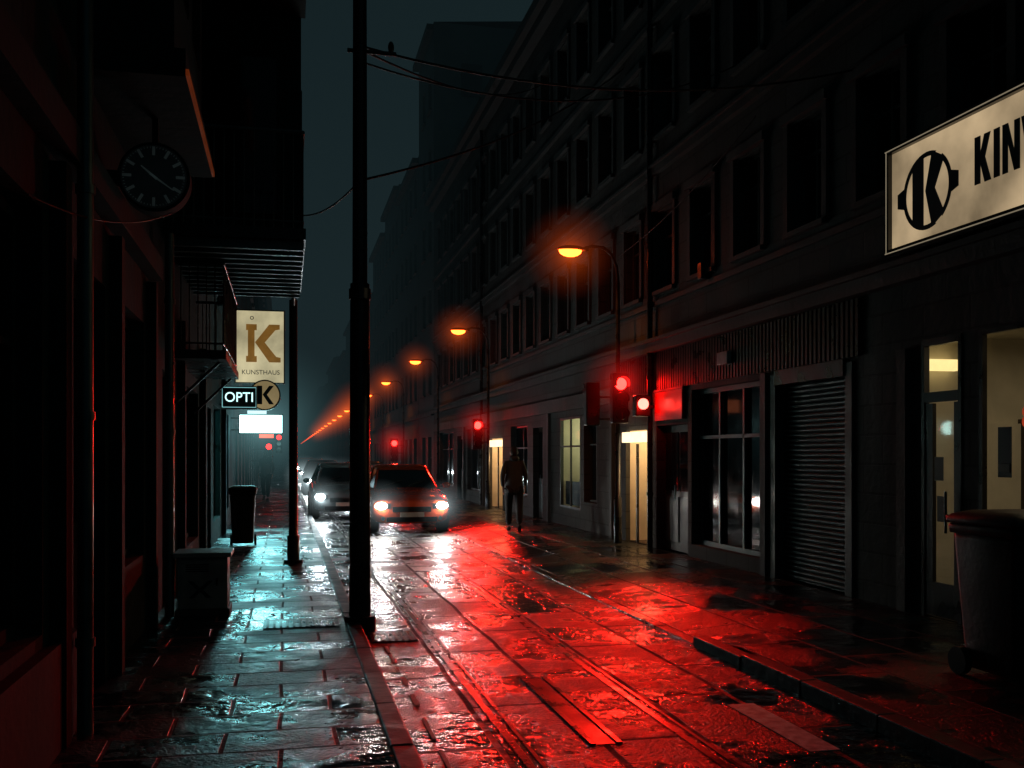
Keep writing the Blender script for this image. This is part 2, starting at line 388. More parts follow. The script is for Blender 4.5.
b=MB()
for yp in (16.3,31.5):
    b.tube([(WR-.09,yp,KH),(WR-.09,yp,HT-.5)],.05,'iron',n=10)
    for z in (1,3,5,7,9,11): b.tube([(WR-.09,yp,z),(WR-.09,yp,z+.06)],.062,'iron',n=10)
b.build('drain_pipes',RB)
b=MB(); b.box(WR-.12,WR-.05,13.15,13.5,3.0,3.18,'box'); b.box(WR-.14,WR-.003,14.0,14.15,4.35,4.6,'iron'); b.build('wall_boxes',RB,bevel=.01)

# ---- lit shop interior near
def room(b,x0,x1,y0,y1,z0,z1,k='cream',fl='wood'):
    b.quad((x0,y0,z0),(x1,y0,z0),(x1,y0,z1),(x0,y0,z1),k); b.quad((x0,y1,z0),(x1,y1,z0),(x1,y1,z1),(x0,y1,z1),k)
    b.quad((x1,y0,z0),(x1,y1,z0),(x1,y1,z1),(x1,y0,z1),k); b.quad((x0,y0,z1),(x1,y0,z1),(x1,y1,z1),(x0,y1,z1),k); b.quad((x0,y0,z0),(x1,y0,z0),(x1,y1,z0),(x0,y1,z0),fl)
b=MB(); room(b,WR+.055,WR+2.6,5.6,9.7,KH+.003,3.0)
b.box(WR+1.05,WR+1.12,9.6,9.697,KH,2.1,'wood'); b.box(WR+1.8,WR+1.87,9.6,9.697,KH,2.1,'wood'); b.box(WR+1.12,WR+1.8,9.65,9.698,KH,2.05,'cream')
b.box(WR+2.3,WR+2.55,7.2,9.0,KH,1.0,'wood'); b.box(WR+.5,WR+.72,9.67,9.69,1.35,1.75,'ink')
b.build('shop_interior',RB)
b=MB(); window(b,WR,shop[0],-1,glass='clear',depth=.03,cross=False,sill=False,k='black',fw=.05)
Xd=WR-.01
b.box(Xd,Xd+.06,8.262,8.31,KH,2.848,'black'); b.box(Xd,Xd+.06,8.82,8.868,KH,2.848,'black'); b.box(Xd,Xd+.06,8.312,8.818,2.22,2.32,'black'); b.box(Xd,Xd+.06,8.312,8.818,2.78,2.848,'black')
b.box(Xd+.01,Xd+.05,8.32,8.38,KH+.02,2.21,'black'); b.box(Xd+.01,Xd+.05,8.70,8.81,KH+.02,2.21,'black'); b.box(Xd+.01,Xd+.05,8.382,8.698,KH+.02,.45,'black')
b.quad((Xd+.03,8.38,.45),(Xd+.03,8.70,.45),(Xd+.03,8.70,2.21),(Xd+.03,8.38,2.21),'clear')
b.quad((Xd+.03,8.31,2.32),(Xd+.03,8.82,2.32),(Xd+.03,8.82,2.78),(Xd+.03,8.31,2.78),'clear')
b.tube([(Xd-.05,8.42,.95),(Xd-.05,8.42,1.35)],.014,'zinc')
b.box(Xd+.0,Xd+.004,8.52,8.66,1.45,1.68,'paper'); b.box(Xd,Xd+.004,8.50,8.62,1.05,1.3,'paper')
b.box(WR+.012,WR+.018,7.62,7.79,1.5,1.95,'ink'); b.box(WR+.004,WR+.010,7.64,7.77,1.55,1.62,'paper')
b.build('shop_door',RB)
b=MB(); b.box(WR+.4,WR+.95,9.55,9.65,2.62,2.74,emit('tube_warm',(1,.72,.3),1.6)); b.build('tube_light',RB)
light('shop_ceiling_light','AREA',(WR+1.3,7.8,2.9),13,(1,.76,.46),RB,size=1.2)
text('window_lettering','8',.28,mtx_right(WR+.01,7.42,2.02),mat('red_letter',(.5,.05,.02),emi=(1,.1,.03),es=.3),RB)

# ---- lit doorways
DW=(1,.56,.24)
lit=emit('doorway_sign',(1,.70,.42),2.0)
b=MB()
for (a,c,d,e) in (shop[5][:4],shop[10][:4]):
    room(b,WR+.085,WR+1.1,a,c,KH+.003,e+.05); 
    b.box(WR+.02,WR+.06,a+.75,a+.80,KH,e-.25,'black')
    b.box(WR+1.02,WR+1.09,a+.2,c-.3,KH,1.95,'wood')
b.build('lit_entrances',RB)
b=MB()
b.box(WR-.10,WR+.05,16.55,17.75,1.93,2.12,lit); b.box(WR-.10,WR+.05,28.8,30.5,1.95,2.15,lit)
b.build('entrance_light_boxes',RB,bevel=.01)
light('entrance_light','POINT',(WR+.5,17.1,1.85),28,DW,RB,size=.12)
light('entrance_light_b','POINT',(WR+.5,29.6,1.9),46,DW,RB,size=.12)
b=MB(); o=shop[7]; window(b,WR,o,-1,glass=M['clear'],depth=.05,cross=True,sill=False)
room(b,WR+.085,WR+1.5,o[0],o[1],o[2],o[3]); b.box(WR+.7,WR+.75,20.9,21.6,.9,1.9,emit('display_light',(.9,.95,.5),1.2))
b.box(WR+.3,WR+.33,20.85,21.2,2.15,2.35,emit('blue_screen',(.3,.55,1),1.5))
b.ell((WR+.5,22.0,1.0),(.16,.16,.35),'paper'); b.box(WR+.12,WR+.16,o[0]+.06,o[1]-.06,.56,1.1,'ink'); b.build('display_window',RB)
light('display_window_light','POINT',(WR+.8,21.8,2.3),13,(.95,.95,.55),RB,size=.1)

# ---- further right-hand buildings
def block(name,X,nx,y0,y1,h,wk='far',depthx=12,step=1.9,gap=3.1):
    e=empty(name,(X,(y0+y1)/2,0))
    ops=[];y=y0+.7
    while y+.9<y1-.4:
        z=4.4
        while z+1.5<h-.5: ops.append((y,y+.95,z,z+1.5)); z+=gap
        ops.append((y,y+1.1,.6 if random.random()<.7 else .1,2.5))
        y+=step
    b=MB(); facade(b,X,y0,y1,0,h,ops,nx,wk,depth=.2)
    Xb=X-nx*depthx
    b.quad((X,y0,0),(Xb,y0,0),(Xb,y0,h),(X,y0,h),wk); b.quad((X,y1,0),(Xb,y1,0),(Xb,y1,h),(X,y1,h),wk)
    b.box(X,X+nx*.3,y0,y1,h-.35,h-.1,'stone'); b.box(X,X+nx*.12,y0,y1,3.4,3.6,'stone')
    b.build('walls',e)
    b=MB()
    for o in ops: 
        Xi=X-nx*.15; b.quad((Xi,o[0],o[2]),(Xi,o[1],o[2]),(Xi,o[1],o[3]),(Xi,o[0],o[3]),'glass')
        m=(o[0]+o[1])/2; b.box(Xi,Xi+nx*.04,m-.03,m+.03,o[2],o[3],'frame'); b.box(Xi,Xi+nx*.035,o[0],m-.03,o[2]+.95,o[2]+1.0,'frame'); b.box(Xi,Xi+nx*.035,m+.03,o[1],o[2]+.95,o[2]+1.0,'frame')
        if o[2]>3: b.box(X,X+nx*.1,o[0]-.08,o[1]+.08,o[2]-.08,o[2]-.005,'stone')
    b.build('windows',e)
    b=MB(); b.quad((X,y0,h),(Xb,y0,h+.6),(Xb,y1,h+.6),(X,y1,h),'black')
    for i in range(2):
        yc=random.uniform(y0+1,y1-1); b.box(X-nx*(1.5+i*2),X-nx*(2.2+i*2),yc,yc+1,h-.1,h+1.4,'stone')
    b.build('roof',e)
    return e
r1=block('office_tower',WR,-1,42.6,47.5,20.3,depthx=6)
b=MB()
for xx in (1.2,3.2):
    for z in (14.3,17.2): b.box(WR+xx,WR+xx+.9,42.55,42.6,z,z+1.4,'glass')
b.build('gable_windows',r1)
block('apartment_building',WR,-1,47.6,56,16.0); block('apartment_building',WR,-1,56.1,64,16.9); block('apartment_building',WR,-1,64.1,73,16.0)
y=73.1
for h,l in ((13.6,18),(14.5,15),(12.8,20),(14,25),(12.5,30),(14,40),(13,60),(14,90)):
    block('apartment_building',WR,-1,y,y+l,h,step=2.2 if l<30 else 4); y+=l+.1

# ---- left buildings
LB=empty('corner_building',(WL,12,0))
lops=[(3.0,4.3,.75,3.0),(4.6,5.7,.75,3.0),(6.5,7.6,KH,2.9),(8.2,9.6,.8,2.9),(11.0,12.2,KH,2.6),(13.6,15.4,.5,2.6),(17.2,18.0,KH,2.5),(18.6,20.6,.5,2.6),(22,23.6,.5,2.6)]
lw=[]
y=3.0
while y<25:
    for z0,z1 in ((4.6,6.3),(7.6,9.3),(10.6,12.2)): lw.append((y,y+.9,z0,z1))
    y+=2.1
b=MB(); facade(b,WL,-4,26,0,14,lops+lw,1,'lwall')
b.quad((WL,26,0),(WL-10,26,0),(WL-10,26,14),(WL,26,14),'lwall')
b.box(WL-.002,WL+.12,-4,10,3.35,3.55,'lstone'); b.box(WL-.002,WL+.10,-4,26,6.9,7.05,'lstone'); b.box(WL-.002,WL+.10,-4,26,9.9,10.02,'lstone'); b.box(WL-.002,WL+.5,-4,26,13.6,13.9,'lstone')
b.box(WL-.002,WL+.07,-4,6.3,KH,.68,'lstone')
for yp in (2.75,4.38,5.85,7.75,9.75,12.5,15.7,21): b.box(WL-.002,WL+.09,yp,yp+.14,KH+.001,3.3,'lstone')
b.build('walls',LB)
b=MB(); b.quad((WL,-4,14),(WL-10,-4,15),(WL-10,26,15),(WL,26,14),'black'); b.build('roof',LB)
b=MB()
for o in lw: window(b,WL,o,1,st='lstone')
for i in (0,1,3,5,8): window(b,WL,lops[i],1,sill=False,k='lstone',fw=.07)
for i in (2,4,6):
    o=lops[i]; b.box(WL-.16,WL-.2,o[0],o[1],o[2],o[3],'lstone'); b.box(WL-.157,WL-.13,o[0]+.12,o[1]-.12,.3,1.1,'lstone'); b.box(WL-.157,WL-.13,o[0]+.12,o[1]-.12,1.25,o[3]-.15,'glass')
b.build('windows_and_doors',LB)
o=lops[7]; b=MB(); window(b,WL,o,1,glass=M['clear'],cross=True,sill=False)
room(b,WL-.225,WL-1.4,o[0],o[1],o[2],o[3]); b.build('lit_shopfront',LB)
light('shopfront_light','POINT',(WL-.7,19.6,2.3),12,(.6,1,.95),LB,size=.15)
b=MB()
for yp in (6.15,10.45):
    b.tube([(WL+.13,yp,KH),(WL+.13,yp,4.4 if yp<8 else 3.9)],.045,'zinc',n=12)
    for z in (.6,1.9,3.2): b.tube([(WL+.13,yp,z),(WL+.13,yp,z+.05)],.056,'zinc',n=12)
b.build('drain_pipes',LB)
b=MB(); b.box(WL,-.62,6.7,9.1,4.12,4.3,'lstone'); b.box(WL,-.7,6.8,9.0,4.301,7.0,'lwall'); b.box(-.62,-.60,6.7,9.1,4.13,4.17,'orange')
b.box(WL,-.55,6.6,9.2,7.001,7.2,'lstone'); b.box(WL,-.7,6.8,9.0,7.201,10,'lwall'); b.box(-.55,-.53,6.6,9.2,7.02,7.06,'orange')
for yy in (7.1,8.1):
    b.box(-.72,-.69,yy,yy+.6,4.9,6.4,'glass'); b.box(-.72,-.69,yy,yy+.6,7.9,9.4,'glass')
b.build('oriel',LB)
b=MB()
b.box(WL,.22,11.0,14.6,4.02,4.14,'iron')
for i in range(12): b.box(WL+.02,.2,11.1+i*.3,11.16+i*.3,3.92,4.018,'zinc')
b.box(WL,.19,12.4,14.6,4.141,14,'lwall')
for z in (4.6,7.6,10.6):
    b.box(.19,.21,12.9,14.1,z,z+1.7,'glass'); b.box(-.9,-.1,12.37,12.4,z,z+1.9,'glass')
for zs in (7.0,10.0): b.box(WL,.24,11.0,12.398,zs,zs+.16,'lstone')
b.build('bay',LB)
def railing(b,pts,z,h,k='black',sp=.1):
    for i in range(len(pts)-1):
        p,q=Vector((*pts[i],0)),Vector((*pts[i+1],0)); L_=(q-p).length; n=max(1,int(L_/sp))
        b.tube([(p.x,p.y,z+h),(q.x,q.y,z+h)],.02,k,n=8); b.tube([(p.x,p.y,z+.08),(q.x,q.y,z+.08)],.012,k,n=6)
        for j in range(n+1):
            r=p.lerp(q,j/n); b.tube([(r.x,r.y,z),(r.x,r.y,z+h)],.008,k,n=5,cap=False)
b=MB()
for z in (4.14,7.16,10.16): railing(b,[(WL,11.05),(.19,11.05),(.19,12.4)],z,1.05,k='zinc')
b.build('balcony_railings',LB)
b=MB(); b.box(WL,-.66,11.9,15.1,2.80,2.9,'iron'); railing(b,[(WL,11.95),(-.69,11.95),(-.69,15.05),(WL,15.05)],2.9,1.0,sp=.09,k='iron')
for yy in (12.2,14.8): b.tube([(WL,yy,2.3),(-.75,yy,2.79)],.018,'black',n=6)
b.build('small_balcony',LB)
y=26.1
for h,l in ((12,16),(14,20),(13,24),(12,30),(14,40),(12,60),(13,90)):
    block('townhouse',WL,1,y,y+l,h,wk='lwall',step=2.2 if l<30 else 4); y+=l+.1
b=MB(); b.tube([(.12,15.2,KH),(.12,15.2,.5),(.12,15.2,.51),(.12,15.2,4.0)],[.09,.09,.065,.06],'black'); b.tube([(.12,15.2,KH),(.12,15.2,KH+.05)],.14,'black')
b.tube([(.12,15.2,3.9),(.12,14.6,4.08)],.03,'black'); b.build('signpost',loc=(.12,15.2,KH))

# ------------------------------------------------------------ utility pole and cables
b=MB(); px,py=.705,9.74
b.tube([(px,py,0),(px,py,KH+.05)],.15,'black',n=20); b.tube([(px,py,KH+.05),(px,py,1.2),(px,py,3.35),(px,py,3.36),(px,py,8)],[.105,.10,.092,.072,.062],'iron',n=24)
b.tube([(px,py,3.2),(px,py,3.3)],.105,'iron',n=24)
b.tube([(px-.12,py,5.6),(px+.35,py,5.6)],.02,'iron'); b.ell((px+.3,py,5.66),(.03,.03,.06),'iron')
b.build('utility_pole',loc=(px,py,KH))
def sag(p,q,s,n=18):
    p,q=Vector(p),Vector(q); return [p.lerp(q,i/n)-Vector((0,0,s*4*(i/n)*(1-i/n))) for i in range(n+1)]
b=MB()
b.tube(sag((px,py,5.65),(WR,10,6.0),.33),.012,'cable',n=6)
b.tube(sag((px,py,5.5),(WR,13,7.2),.45),.010,'cable',n=6)
b.tube(sag((px,py,5.62),(WR,24,10.9),.35),.012,'cable',n=6)
b.tube(sag((px,py,4.35),(WR,18,9.0),.25),.013,'cable',n=6)
b.tube(sag((px,py,4.35),(.2,13,4.75),.1),.010,'cable',n=6)
b.tube(sag((WL,5.4,3.0),(WL+.45,7.6,3.45),.1),.006,'cable',n=6)
b.tube(sag((5.9,17.3,5.3),(WR,12.5,6.3),.15),.009,'cable',n=6)
b.build('overhead_cables')

# ------------------------------------------------------------ street lamps
sod=emit('sodium_lens',(1,.075,.008),20)
def lamp_mesh():
    b=MB()
    b.tube([(0,0,0),(0,0,.9),(0,0,.92),(0,0,4.85)],[.075,.07,.048,.036],'iron',n=12)
    b.tube([(0,0,4.85),(-.03,0,5.1),(-.12,0,5.32),(-.28,0,5.44),(-.5,0,5.45),(-.66,0,5.40)],[.034,.032,.03,.028,.027,.027],'iron',n=10)
    b.ell((-.88,0,5.37),(.27,.13,.085),'iron',v0=0,v1=90)
    b.ell((-.90,0,5.362),(.215,.115,.12),sod,v0=-90,v1=0)
    b.box(-.62,-.57,-.05,.05,5.35,5.44,'iron')
    return b.build('street_lamp')
L0=lamp_mesh(); L0.location=(5.9,17.3,KH-.08)
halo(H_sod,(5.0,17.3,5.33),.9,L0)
ys=[29.2,39.2,51.0]+[51+11*i for i in range(1,26)]
for i,y in enumerate(ys):
    o=bpy.data.objects.new('street_lamp',L0.data); COL.objects.link(o); o.location=(5.9,y,KH-.08)
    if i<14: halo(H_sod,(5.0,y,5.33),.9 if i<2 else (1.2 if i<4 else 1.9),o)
SOD=(1,.24,.045)
for i,y in enumerate([17.3]+ys[:7]):
    light('lamp_light','SPOT',(5.0,y,5.2),80 if i<4 else 110,SOD,size=.12,spot=125,blend=.8)

# ------------------------------------------------------------ traffic signals
red=emit('red_signal_lens',(1,.004,.003),60); redm=emit('red_signal_dim',(1,.008,.006),8)
def signal(name,x,y,zc,lens,face=-1,s=1.0,lit=True,housing='black',br=.12,hal=True):
    e=empty(name,(x,y,zc))
    b=MB(); w=.13*s
    b.box(x-w,x+w,y-.09,y+.09,zc-.62*s,zc+.16*s,housing); b.build('housing',e,bevel=.02)
    b=MB()
    for i in range(3):
        z=zc-.01-i*.235*s; yf=y+face*.092
        k=lens if (i==0 and lit) else 'glass'
        b.tube([(x,yf,z),(x,yf+face*.015,z)],[.095*s,.085*s],k,n=20)
        vs=[];fs=[];n=14
        for j in range(n+1):
            t=math.radians(-20+220*j/n)
            vs+= [(x+.108*s*math.cos(t),yf,z+.108*s*math.sin(t)),(x+.105*s*math.cos(t),yf+face*.14,z+.105*s*math.sin(t))]
        for j in range(n): fs.append((2*j,2*j+1,2*j+3,2*j+2))
        b.add(vs,fs,'black',True)
    b.build('lenses',e)
    b=MB(); b.tube([(x,y,zc-.1),(x+br,y,zc-.1)],.02,'black'); b.tube([(x,y,zc-.5),(x+br,y,zc-.5)],.02,'black'); b.build('bracket',e)
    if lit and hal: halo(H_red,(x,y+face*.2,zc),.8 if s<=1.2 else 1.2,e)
    return e
RD=(1,.010,.005)
s1=signal('traffic_signal',5.84,17.05,2.98,red,br=.06,s=1.15)
l=light('signal_glow','SPOT',(5.84,16.75,2.98),1150,RD,s1,size=.10,spot=38,blend=1); aim(l,(-3.15,-8.7,-2.6))
signal('traffic_signal',5.42,17.35,2.85,red,face=1,lit=False,br=.45)
s2=signal('traffic_signal',5.52,28.95,2.58,red,br=.35,s=1.15)
l=light('signal_glow','SPOT',(5.52,28.65,2.58),1500,RD,s2,size=.12,spot=32,blend=1); aim(l,(-2.4,-9,-1.6))
s3=signal('traffic_signal',5.4,50.8,2.3,red,s=1.5,br=.45)
l=light('signal_glow','SPOT',(5.4,50.3,2.3),700,RD,s3,size=.12,spot=40,blend=1); aim(l,(-1.4,-9,-1.5))
signal('traffic_signal',-.55,36,2.0,redm,br=-.6,hal=False); signal('traffic_signal',-.3,52,2.6,redm,s=1.3,br=-.9,hal=False)
e=empty('pedestrian_signal',(5.95,16.2,2.55))
b=MB(); b.box(5.82,6.08,16.12,16.3,2.36,2.72,'black'); b.box(6.08,WR,16.18,16.24,2.5,2.56,'black'); b.build('housing',e,bevel=.015)
b=MB(); b.tube([(5.95,16.105,2.57),(5.95,16.118,2.57)],.095,emit('ped_red',(1,.12,.09),6),n=20); b.build('lens',e)
light('ped_glow','POINT',(5.93,15.95,2.55),10,RD,e,size=.08)

# ------------------------------------------------------------ signs
def facelit(name,col,s,var=.3):
    return mat(name,(.25,.24,.2),.45,emi=col,es=s,var=var,vscale=1.1,rvar=.05)
e=empty('shop_sign',(6.05,7,4.25))
b=MB(); b.box(5.98,6.2,4.2,9.02,3.73,4.76,'signframe')
b.box(5.93,5.979,4.2,9.05,3.70,3.765,'signframe'); b.box(5.93,5.979,4.2,9.05,4.73,4.79,'signframe'); b.box(5.93,5.979,8.99,9.05,3.766,4.729,'signframe')
tr=emit('sign_edge',(1,.82,.55),.2)
b.box(5.925,5.929,4.2,9.045,3.725,3.735,tr); b.box(5.925,5.929,4.2,9.045,4.752,4.762,tr); b.box(5.925,5.929,9.02,9.03,3.736,4.751,tr)
b.box(6.2,WR,6,6.1,4,4.1,'iron'); b.box(6.2,WR,8.6,8.7,4,4.1,'iron'); b.build('case',e)
b=MB(); b.box(5.972,5.978,4.2,8.988,3.767,4.728,facelit('sign_face_warm',(1,.73,.42),.34,.6)); b.build('face',e)
b=MB()
fr=lambda x,y,d:(5.969-d,8.42-x,4.22+y)
R=.37
def arc(r,a0,a1,n=20): return [(r*math.cos(math.radians(a0+(a1-a0)*i/n)),r*math.sin(math.radians(a0+(a1-a0)*i/n))) for i in range(n+1)]
b.poly(arc(R,68,292,28)+list(reversed(arc(R-.045,72,288,28))),.006,fr,'ink')
b.poly(arc(R,-52,52,20)+list(reversed(arc(R-.045,-48,48,20))),.006,fr,'ink')
b.poly([(-.22,.27),(-.05,.35),(-.05,-.35),(-.22,-.27)],.007,fr,'ink')
b.poly([(-.02,.0),(.08,.36),(.26,.26),(.12,.0),(.26,-.26),(.08,-.36)],.007,fr,'ink')
b.poly([(-.36,.10),(-.46,.07),(-.46,-.07),(-.36,-.10)],.0075,fr,'ink'); b.poly([(.36,.10),(.46,.07),(.46,-.07),(.36,-.10)],.0075,fr,'ink')
b.build('logo',e)
b=MB(); fr=lambda x,y,d:(5.969-d,7.74-x*.86,4.09+y); h=.42
def L_(pts,dx): b.poly([(px_+dx,py_) for px_,py_ in pts],.007,fr,'ink')
L_([(0,0),(.085,0),(.085,h),(0,h)],0); L_([(.088,.17),(.15,0),(.245,0),(.155,.22),(.235,h),(.145,h),(.088,.27)],0)
L_([(0,0),(.085,0),(.085,h),(0,h)],.285)
L_([(0,0),(.075,0),(.075,h),(0,h)],.41); L_([(.077,h),(.077,.25),(.163,0),(.163,.17)],.41); L_([(.165,0),(.24,0),(.24,h),(.165,h)],.41)
L_([(0,h),(.085,h),(.135,.14),(.185,h),(.27,h),(.175,0),(.095,0)],.67)
L_([(0,0),(.24,0),(.24,.08),(.08,.08),(.08,.17),(.2,.17),(.2,.25),(.08,.25),(.08,h-.08),(.24,h-.08),(.24,h),(0,h)],.98)
b.build('lettering',e)

def hanging(name,x0,x1,y,z0,z1,face,t=.14):
    e=empty(name,((x0+x1)/2,y,(z0+z1)/2))
    b=MB(); b.box(x0,x1,y,y+t,z0,z1,'signframe'); b.tube([(WL,y+t/2,z1-.1),(x0,y+t/2,z1-.1)],.02,'black'); b.tube([(WL,y+t/2,z0+.1),(x0,y+t/2,z0+.1)],.02,'black'); b.build('case',e,bevel=.01)
    b=MB(); b.box(x0+.03,x1-.03,y-.006,y-.001,z0+.03,z1-.03,face); b.box(x0+.03,x1-.03,y+t+.001,y+t+.006,z0+.03,z1-.03,face); b.build('face',e)
    return e
e=hanging('hanging_sign',-1.14,.0,24.0,3.36,5.08,facelit('k_face',(1,.88,.52),.42,.5))
b=MB(); fr=lambda x,y,d:(-.52+x,23.993-d,4.3+y)
b.poly([(-.36,.44),(-.12,.44),(-.12,.30),(-.17,.30),(-.17,-.30),(-.12,-.30),(-.12,-.44),(-.36,-.44),(-.36,-.3),(-.32,-.3),(-.32,.3),(-.36,.3)],.01,fr,'gold')
b.poly([(-.16,.02),(.16,.44),(.40,.44),(.40,.33),(.30,.31),(.06,.02),(.32,-.31),(.42,-.33),(.42,-.44),(.16,-.44)],.012,fr,'gold'); b.build('letter_k',e)
text('small_text','KUNSTHAUS',.15,mtx_front(-.55,23.99,3.62),'ink',e); text('top_text','o',.18,mtx_front(-.75,23.99,4.9),'ink',e)
e=empty('round_sign',(-.42,22,2.98))
b=MB(); b.tube([(-.42,22,2.98),(-.42,22.12,2.98)],.33,'signframe',n=32); b.tube([(WL,22.06,2.98),(-.7,22.06,2.98)],.02,'black'); b.build('case',e)
b=MB(); b.tube([(-.42,21.99,2.98),(-.42,21.998,2.98)],.30,facelit('round_face',(1,.75,.35),.2),n=32)
fr=lambda x,y,d:(-.42+x*.45,21.985-d,2.98+y*.45)
b.poly([(-.36,.44),(-.12,.44),(-.12,-.44),(-.36,-.44)],.01,fr,'ink'); b.poly([(-.1,.02),(.2,.44),(.42,.44),(.1,.02),(.42,-.44),(.2,-.44)],.012,fr,'ink'); b.build('face',e)
e=hanging('cafe_sign',-1.22,-.54,20.4,2.6,3.06,'black')
text('lettering','OPTI',.27,mtx_front(-.88,20.385,2.83),emit('neon_white',(.6,1,1),1.6),e,sx=.95,off=.0)
b=MB(); nz=emit('neon_edge',(.4,.95,1),.5)
b.tube([(-1.2,20.385,2.64),(-.56,20.385,2.64),(-.56,20.385,3.03),(-1.2,20.385,3.03),(-1.2,20.385,2.64)],.008,nz,n=6); b.build('neon_border',e)
lb=emit('cyan_lightbox',(.50,1,.98),7)
e=hanging('lightbox_sign',-1.08,-.04,24.6,2.2,2.68,lb)
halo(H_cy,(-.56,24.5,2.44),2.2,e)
l=light('lightbox_spill','AREA',(-.55,24.5,2.42),17,(.27,.93,1),e,size=.8); aim(l,(-.08,-1,-.55)); l.data.spread=math.radians(62)
for x,y,z,c,s in ((-.9,33,2.7,(.6,.9,1),1.2),(-.8,44,2.4,(1,.1,.05),2.5),(-.9,60,2.9,(.8,.95,1),1.5),(-.8,29,3.0,(1,.25,.1),.5)):
    hanging('shop_sign',x-.3,x+.35,y,z,z+.45,emit('far_sign',c,s))

# clock
c=(-.91,7.6,3.68)
e=empty('street_clock',c)
b=MB()
b.tube([(c[0],7.52,c[2]),(c[0],7.68,c[2])],.245,'lstone',n=40); b.tube([(c[0],7.50,c[2]),(c[0],7.53,c[2])],[.245,.235],'lstone',n=40); b.box(WL,c[0]-.23,7.57,7.63,c[2]-.05,c[2]+.05,'black'); b.box(c[0]-.02,c[0]+.02,7.57,7.63,c[2]+.24,4.118,'black'); b.build('case',e)
b=MB(); b.tube([(c[0],7.494,c[2]),(c[0],7.499,c[2])],.225,mat('clock_dial',(.05,.07,.075),.6,emi=(.5,.8,.9),es=.001),n=40); b.build('dial',e)
b=MB(); dm=mat('clock_marks',(.24,.29,.29),.5,emi=(.6,.85,.85),es=.009)
for i in range(60):
    t=i*math.pi/30; r0=.150 if i%5==0 else .2; w=.010 if i%5==0 else .002
    ca,sa=math.sin(t),math.cos(t)
    b.poly([(ca*r0-sa*w,sa*r0+ca*w),(ca*r0+sa*w,sa*r0-ca*w),(ca*.212+sa*w,sa*.212-ca*w),(ca*.212-sa*w,sa*.212+ca*w)],.003,lambda x,y,d:(c[0]+x,7.492-d,c[2]+y),dm)
for ang,l,w in ((310,.11,.010),(125,.165,.008)):
    t=math.radians(ang); ca,sa=math.sin(t),math.cos(t)
    b.poly([(-ca*.03-sa*w,-sa*.03+ca*w),(-ca*.03+sa*w,-sa*.03-ca*w),(ca*l+sa*w*.4,sa*l-ca*w*.4),(ca*l-sa*w*.4,sa*l+ca*w*.4)],.004,lambda x,y,d:(c[0]+x,7.487-d,c[2]+y),dm)
b.build('hands_and_marks',e)

# ------------------------------------------------------------ bins & cabinet
def wheelie(x,y,w,d,h):
    e=empty('wheelie_bin',(x,y,KH)); z=KH
    def ring(wx,dy,zz,r=.05):
        pts=[]
        for cx,cy,a in ((1,1,0),(-1,1,90),(-1,-1,180),(1,-1,270)):
            for t in (0,30,60,90):
                q=math.radians(a+t); pts.append((x+cx*(wx/2-r)+r*math.cos(q),y+cy*(dy/2-r)+r*math.sin(q),zz))
        return pts
    b=MB(); b.loft([ring(w*.76,d*.72,z+.06),ring(w*.78,d*.76,z+.12),ring(w*.93,d*.93,z+h*.82),ring(w*.93,d*.93,z+h*.86)],'bin')
    b.loft([ring(w,d,z+h*.86),ring(w*1.02,d*1.02,z+h*.9),ring(w,d,z+h*.915)],'bin')
    for i in range(3): b.box(x-w*.3+i*w*.25,x-w*.2+i*w*.25,y-d*.475,y-d*.45,z+.25,z+h*.8,'bin')
    b.build('body',e)
    b=MB(); b.loft([ring(w*1.04,d*1.06,z+h*.92),ring(w*1.05,d*1.07,z+h*.945),ring(w*.98,d*.98,z+h*.975),ring(w*.7,d*.7,z+h)],'bin'); b.build('lid',e)
    b=MB()
    for s in (-1,1): b.tube([(x+s*w*.40,y+d*.36,z+.1),(x+s*w*.49,y+d*.36,z+.1)],.1,'rubber',n=20)
    b.tube([(x-w*.4,y+d*.53,z+h*.93),(x-w*.4,y+d*.62,z+h*.95),(x+w*.4,y+d*.62,z+h*.95),(x+w*.4,y+d*.53,z+h*.93)],.014,'bin',n=8)
    b.build('wheels_and_handle',e)
wheelie(5.10,6.15,.64,.72,1.2)
wheelie(-.72,18.2,.46,.5,1.06)
e=empty('utility_cabinet',(-.83,10.6,KH))
b=MB(); b.box(-1.06,-.54,10.35,10.85,KH,KH+.07,'stone'); b.box(-1.04,-.56,10.37,10.83,KH+.07,KH+.58,'box'); b.box(-1.08,-.52,10.33,10.87,KH+.58,KH+.63,'box'); b.build('body',e,bevel=.01)
b=MB(); b.box(-1.00,-.60,10.362,10.368,KH+.12,KH+.54,'box'); b.tube([(-.66,10.35,KH+.3),(-.66,10.35,KH+.38)],.01,'black')
for i in range(4): b.box(-.96,-.74,10.356,10.361,KH+.44+i*.022,KH+.45+i*.022,'black')
fr=lambda x,y,d:(-.82+x,10.359-d,KH+.27+y)
b.poly([(-.12,.08),(-.07,.08),(0,.01),(.07,.08),(.12,.08),(.03,-.01),(.11,-.09),(.06,-.09),(0,-.03),(-.06,-.09),(-.11,-.09),(-.03,-.01)],.003,fr,'ink'); b.build('door',e)

